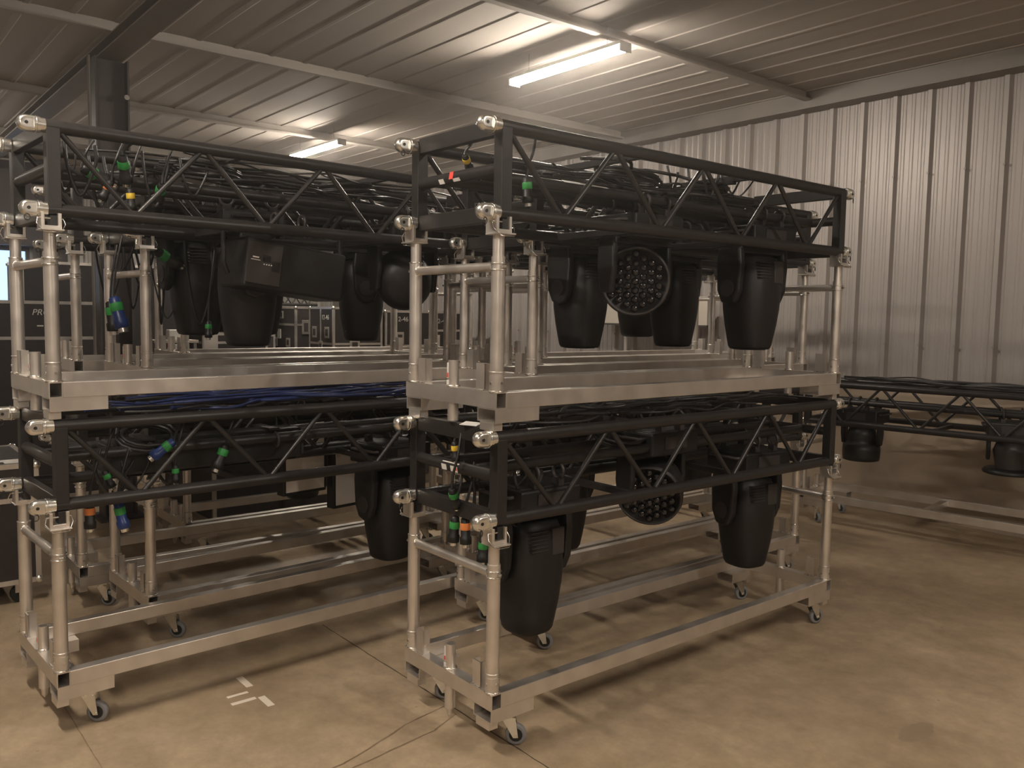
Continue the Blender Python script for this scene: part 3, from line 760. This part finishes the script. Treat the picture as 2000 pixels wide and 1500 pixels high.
PL = [('l1', (-.10, .33, z3 + .20), (.3, .5), 'connector with a bright green band near the left post of the front left top truss', 'plastic', 'green', 1.2),
      ('l1', (-.16, .24, z3 + .17), (1.2, .2), 'green banded connector lying at an angle, front left top truss', 'plastic', 'green', 1.3),
      ('l1', (-.12, .36, z3 + .08), (.1, .1), 'connector with yellow label hanging in the front left top truss', 'plastic', 'yellow', .9),
      ('l1', (-.14, .27, z3 + .11), (-.4, .3), 'black connector with an orange band in the front left top truss', 'plastic', 'orange', .9),
      ('l1', (-.12, .48, z3 + .12), (.1, .9), 'green banded connector beside the first diagonal, front left top truss', 'plastic', 'green', 1.1),
      ('l1', (-.13, .48, z1 + .17), (-.9, .2), 'white and blue mains connector with green band in the front left lower truss', 'blueplug', 'green', 1.15),
      ('l1', (-.10, .24, z1 + .07), (.4, 0), 'small green banded connector low in the front left lower truss', 'plastic', 'green', .8),
      ('l1', (-.10, .52, z1 + .06), (0, 0), 'connector with green band hanging at the centre of the front left lower truss bay', 'plastic', 'green', .8),
      ('l1', (-.08, .72, z1 + .12), (-.4, 0), 'black connector with white and green labels hanging by the second diagonal, lower left', 'plastic', 'green', 1.2),
      ('l1', (-.14, .30, z1 - .10), (.2, 0), 'blue connector with green band hanging below the front left lower truss', 'blueplug', 'green', 1.2),
      ('l1', (-.12, .17, z1 - .08), (0, 0), 'black connector hanging beside the front left lower post', 'plastic', 'orange', 1.1),
      ('l2', (-.34, -.01, 1.70), (.2, -.2), 'large blue connector with green collar hanging between the left posts', 'blueplug', 'green', 1.7),
      ('l2', (-.47, .0, 1.68), (.1, 0), 'black connector with green band beside the large blue one', 'plastic', 'green', 1.6),
      ('l2', (-.20, .20, 1.99), (1.1, .2), 'black connector with green collar under the second left top truss', 'plastic', 'green', 1.5),
      ('l2', (-.05, .35, 1.62), (0, 0), 'small light green connector on a long lead under the second left top truss', 'plastic', 'green', .9),
      ('r1', (-.28, .06, z3 + .22), (.9, .5), 'connector with a yellow band tied to the end tube of the front right top truss', 'plastic', 'yellow', .8),
      ('r1', (-.10, .22, z3 + .11), (.1, 0), 'connector with green band and white label behind the front right top post', 'plastic', 'green', 1.0),
      ('r1', (-.30, .03, z1 + .23), (.1, 0), 'connector with a yellow band above the stickered end tube, lower right truss', 'plastic', 'yellow', .8),
      ('r1', (-.26, .0, z1 + .05), (.5, .3), 'black connector with green collar at the end of the front right lower truss', 'plastic', 'green', 1.0),
      ('r1', (-.30, .03, z1 - .09), (0, .1), 'green banded connector hanging below the end of the lower right truss', 'plastic', 'green', 1.1),
      ('r1', (-.25, .05, z1 - .09), (0, -.05), 'black connector with an orange band hanging below the end of the lower right truss', 'plastic', 'orange', 1.1),
      ('r1', (-.16, .07, z1 - .15), (0, .1), 'green banded connector hanging left of the front right lower post', 'plastic', 'green', 1.0)]
for key, c, tilt, lab, body, band, s in PL: plug(key, 0, c, tilt, lab, body, band, s)
# stickers on the end tubes, on the truss they sit on
def sticker(key, c, d, rz, m_, lab, tiltx=0):
    T = XF[key] @ Matrix.Translation(Vector(c)) @ Matrix.Rotation(tiltx, 4, 'X')
    tag(MB().box((0, 0, 0), d, T).build('sticker', m_), lab, 'sticker')
def on_tube(x, z, ang, dims, m_, lab):
    y = .042 - .0245 * math.cos(ang)
    sticker('r1', (x, y, z + .0245 * math.sin(ang)), dims, 0, m_, lab, -ang)
zt3 = ZC3 + .317 * .52; zt1 = ZC1 + .317 * .52
on_tube(-.33, zt3, .2, (.026, .0012, .030), M['red'], 'red round sticker on the end tube of the front right top truss')
on_tube(-.40, zt3, -.5, (.034, .0012, .020), M['white'], 'white sticker left of the red one, end tube of the front right top truss')
on_tube(-.30, zt3, -.6, (.045, .0012, .014), M['white'], 'narrow white sticker under the red one, front right top truss')
on_tube(-.36, zt1, -.2, (.034, .0012, .024), M['white'], 'white and red sticker at left, end tube of the front right lower truss')
on_tube(-.29, zt1, -.2, (.048, .0012, .024), M['white'], 'wider white sticker with a red corner, end tube of the lower right truss')
on_tube(-.32, zt1, .75, (.115, .0012, .005), M['white'], 'thin strip of white lettering on the end tube of the lower right truss')
on_tube(-.277, zt1 + .0006, -.2, (.018, .0018, .012), M['red'], 'red corner mark on the wider sticker, lower right truss')
tag(MB().box((0, 0, 0), (.08, .05, .002), Matrix.Translation((-.20, .035, ZC1 + .317 + .036)) @ Matrix.Rotation(.35, 4, 'Z') @ Matrix.Rotation(.15, 4, 'X')).build('paper_note', M['white']), 'torn white paper lying on the end of the lower right truss under the cart', 'paper')

tag(MB().box((0, 0, 0), (.022, .26, .001), Matrix.Translation((-W / 2 + .122, .62, zt3 + .021)) @ Matrix.Rotation(.5, 4, 'Y')).build('printed_strip', M['white']), 'narrow white printed strip on an inner tube of the front right top truss', 'sticker')
# ------------------------------------------------------------------ road cases and background
def case(name, x0, x1, y0, y1, z0, z1, label, lid=None, latches=(), casters=False, dividers=(), handles=()):
    """black laminate case with aluminium edging; its +x and -y faces are the ones seen"""
    r = empty(name, ((x0 + x1) / 2, (y0 + y1) / 2, 0), 0, label, 'road case', 'black road cases with aluminium edges')
    hx, hy = (x1 - x0) / 2, (y1 - y0) / 2; zb = z0 + (.13 if casters else 0)
    MB().box((0, 0, (zb + z1) / 2), (2 * hx - .01, 2 * hy - .01, z1 - zb - .01)).build('body', M['casepanel'], r)
    e = MB(); t = .028
    for sx in (-1, 1):
        for sy in (-1, 1): e.box((sx * (hx - t / 2), sy * (hy - t / 2), (zb + z1) / 2), (t, t, z1 - zb))
    zs = [zb + t / 2, z1 - t / 2] + ([lid] if lid else [])
    for z in zs:
        for sx in (-1, 1): e.box((sx * (hx - t / 2), 0, z), (t, 2 * hy - 2 * t, t))
        for sy in (-1, 1): e.box((0, sy * (hy - t / 2), z), (2 * hx - 2 * t, t, t))
    for d in dividers: e.box((hx - t / 2, d - (y0 + y1) / 2, (zb + z1) / 2), (t, t * .8, z1 - zb - 2 * t))
    e.build('edging', M['alu'], r)
    cb = MB()
    for sx in (-1, 1):
        for sy in (-1, 1):
            for z in (zb + .015, z1 - .015): cb.lathe([(.005, -.024), (.02, -.018), (.026, 0), (.02, .018), (.005, .024)], 12, Matrix.Translation((sx * (hx - .012), sy * (hy - .012), z)))
    cb.build('ball_corner', M['chrome'], r)
    for face, u, z, w_, h_ in latches:
        if face == 'x': c, dm = (hx + .002, u - (y0 + y1) / 2, z), (.008, w_, h_)
        else: c, dm = (u - (x0 + x1) / 2, -hy - .002, z), (w_, .008, h_)
        q = MB().box(c, dm); lt = q.build('latch', M['alu'], r, .003)
        if face == 'x': MB().box((c[0] + .004, c[1], c[2]), (.006, w_ * .55, h_ * .6)).build('latch_dish', M['plastic2'], lt)
        else: MB().box((c[0], c[1] - .004, c[2]), (w_ * .55, .006, h_ * .6)).build('latch_dish', M['plastic2'], lt)
    if casters:
        for sx in (-1, 1):
            for sy in (-1, 1):
                T = Matrix.Translation((sx * (hx - .1), sy * (hy - .12), 0))
                c = MB().box((0, 0, .122), (.09, .09, .012), T).box((0, .02, .09), (.05, .05, .06), T).build('caster', M['alu'], r)
                MB().tube((-.018, .02, .05), (.018, .02, .05), .05, 20, T=T).build('tyre', M['hub'], c)
    return r
c1 = case('road_case', -3.80, -3.00, -2.2, -.99, 0, .83, 'big black road case on casters at the left edge, behind the front left posts', lid=.62, casters=True, latches=(('x', -1.25, .62, .12, .11),))
MB().box((.3, .50, .832), (.13, .18, .002)).build('paper_label', M['white'], c1)
MB().box((.34, .38, .8325), (.05, .12, .002)).build('hazard_label', M['hazard'], c1)
c2 = case('road_case', -6.9, -6.0, -1.5, .16, 0, 1.78, 'tall black road case with white slanted letters, seen between the left posts', lid=1.45)
Tt = Matrix(((0, 0, 1, .452), (1, 0, 0, .185), (0, 1, 0, 1.655), (0, 0, 0, 1)))
text('PRG', .075, Tt @ Matrix(((1, .25, 0, 0), (0, 1, 0, 0), (0, 0, 1, 0), (0, 0, 0, 1))), M['white'], c2)
MB().box((.452, .25, 1.56), (.002, .05, .012)).build('small_label', M['white'], c2)
# right hand cases in the gap under the front left top truss
c3 = case('road_case', -8.75, -8.0, 2.93, 3.55, 0, 1.79, 'black road case with two white papers on its end, left of the row of cases', lid=1.55,
          latches=(('y', -8.42, 1.68, .10, .10), ('y', -8.62, 1.31, .11, .12), ('y', -8.22, 1.31, .12, .12), ('x', 3.08, 1.52, .11, .19)))
for (cx, cz, ww, hh) in ((-8.60 + 8.375, 1.47, .08, .20), (-8.43 + 8.375, 1.42, .11, .13)):
    MB().box((cx - .07, -.314, cz), (ww, .004, hh)).build('paper_label', M['white'], c3)
c4 = case('road_case', -7.66, -7.0, 2.96, 3.66, 0, 1.79, 'black road case with stencilled number on its end, middle of the row', lid=1.33,
          latches=(('y', -7.5, 1.47, .12, .14), ('y', -7.16, 1.47, .12, .14), ('y', -7.33, 1.28, .09, .16), ('x', 3.26, 1.30, .14, .18)))
text('12-46', .085, Matrix(((1, 0, 0, .03), (0, 0, -1, -.3525), (0, 1, 0, 1.63), (0, 0, 0, 1))), M['white'], c4)
MB().box((0, -.351, 1.55), (.03, .006, .42)).build('divider', M['alu'], c4)
c5 = case('road_case', -7.66, -7.0, 3.70, 4.40, 0, 1.76, 'black road case with stencilled number on its long side, right in the row', lid=1.30, latches=(('x', 3.92, 1.40, .12, .16),))
text('12-46', .085, Matrix(((0, 0, 1, .332), (1, 0, 0, -.20), (0, 1, 0, 1.62), (0, 0, 0, 1))), M['white'], c5)
c6 = case('road_case', -7.66, -7.0, 4.44, 5.10, 0, 1.76, 'black road case with a red mark, last in the row by the ribbed wall', lid=1.50)
text('12-45', .085, Matrix(((0, 0, 1, .332), (1, 0, 0, -.30), (0, 1, 0, 1.60), (0, 0, 0, 1))), M['white'], c6)
c7 = case('road_case', -7.9, -7.0, 1.36, 2.12, 0, 1.47, 'lower black road case with wide aluminium edging, behind the left moving head', lid=1.36)
MB().box((.455, -.29, 1.33), (.006, .16, .25)).build('corner_plate', M['alu'], c7)
c8 = case('road_case', -8.2, -7.4, -.33, 1.33, 0, 2.2, 'tall black box added behind the left posts to cover the pale wall', lid=1.2)  # stands in for dark clutter, added to cover the pale wall
c10 = case('road_case', -5.5, -4.2, .45, 3.0, 0, .95, 'low long black box added behind the left stacks to block the bright floor', lid=.70)  # added to keep the bright floor from showing under the left trusses
c11 = case('road_case', -5.6, -4.3, 3.2, 4.6, 0, .9, 'low black box added between the rear right stack and the wall to hide bright floor', lid=.65)  # same kind of added blocker, for the floor behind the right stacks
sh = empty('work_table', (-6.9, 1.0, 0), 0, 'pale narrow table top seen between the left posts and cases', 'table')
MB().box((0, 0, 1.385), (.3, .46, .03)).build('table_top', M['beige'], sh, .003)
for sx in (-1, 1):
    for sy in (-1, 1): MB().box((sx * .12, sy * .2, .685), (.03, .03, 1.37)).build('leg', M['grey'], sh)
bx = tag(MB().box((0, 0, .055), (.12, .15, .11)).build('utility_box', M['white'], None, .012), 'small pale box with rounded edges standing on the narrow table', 'box'); bx.location = (-6.88, 1.02, 1.40)
cp_ = tag(MB().lathe([(.032, 0), (.045, .085), (.047, .087), (.041, .087), (.029, .006), (.001, .006)], 20).build('plastic_cup', M['white']), 'small pale plastic cup below the table, between posts', 'cup'); cp_.location = (-6.4, .88, 1.28)
st_ = empty('equipment_shelf', (-6.4, .88, 0), 0, 'dark low shelf holding the plastic cup', 'shelf')
MB().box((0, 0, 1.27), (.25, .4, .02)).build('shelf_board', M['columnpaint'], st_)
for sx in (-1, 1):
    for sy in (-1, 1): MB().box((sx * .11, sy * .18, .63), (.025, .025, 1.26)).build('leg', M['columnpaint'], st_)
# truss lying on the cases far behind
ft = empty('stored_truss', (-8.7, 2.0, 1.80), 0, 'short black lattice truss lying on top of the far road cases', 'truss')
for z in (.02, .20):
    for x in (0, .22): MB().tube((x, 0, z), (x, 1.48, z), .02, 10).build('chord', M['black'], ft)
for x in (0, .22):
    for k in range(12):
        a, b = (.02, .2) if k % 2 else (.2, .02)
        MB().tube((x, .02 + k * .12, a), (x, .14 + k * .12, b), .010, 8).build('diagonal', M['black'], ft)
c9 = case('road_case', -9.3, -8.45, 1.6, 2.85, 0, 1.79, 'black road case under the stored lattice truss, far behind', lid=1.4)
# beige panel on a stand near the wall
bp = empty('panel_stand', (-4.3, 5.2, 0), 0, 'beige flat panel with dark lower edge on a thin pole near the ribbed wall', 'panel')
MB().box((.3, 0, 1.80), (1.9, .04, .30)).build('panel', M['beige'], bp)
MB().box((.3, 0, 1.64), (1.9, .05, .02)).build('lower_edge', M['plastic2'], bp)
MB().tube((.08, .02, 0), (.08, .02, 1.63), .022, 14).build('pole', M['alu'], bp)
MB().box((.08, 0, .01), (.4, .3, .02)).build('base', M['columnpaint'], bp)

# ------------------------------------------------------------------ thin haze volume, added for the glow and veil around the tubes
hz = MB().box(((XL + XR) / 2, (YF + YB) / 2, CEIL / 2), (XR - XL - .3, YB - YF - .3, CEIL - .02))
hm = bpy.data.materials.new('thin_haze'); hm.use_nodes = True; hn = hm.node_tree; hn.nodes.clear()
ho = hn.nodes.new('ShaderNodeOutputMaterial'); hv = hn.nodes.new('ShaderNodeVolumeScatter')
hv.inputs['Density'].default_value = .0065; hv.inputs['Color'].default_value = (.95, .92, .88, 1); hv.inputs['Anisotropy'].default_value = .82
hn.links.new(hv.outputs[0], ho.inputs['Volume'])
tag(hz.build('haze', hm), 'thin haze volume added for the glow around the lit tubes', 'haze', kind='stuff')
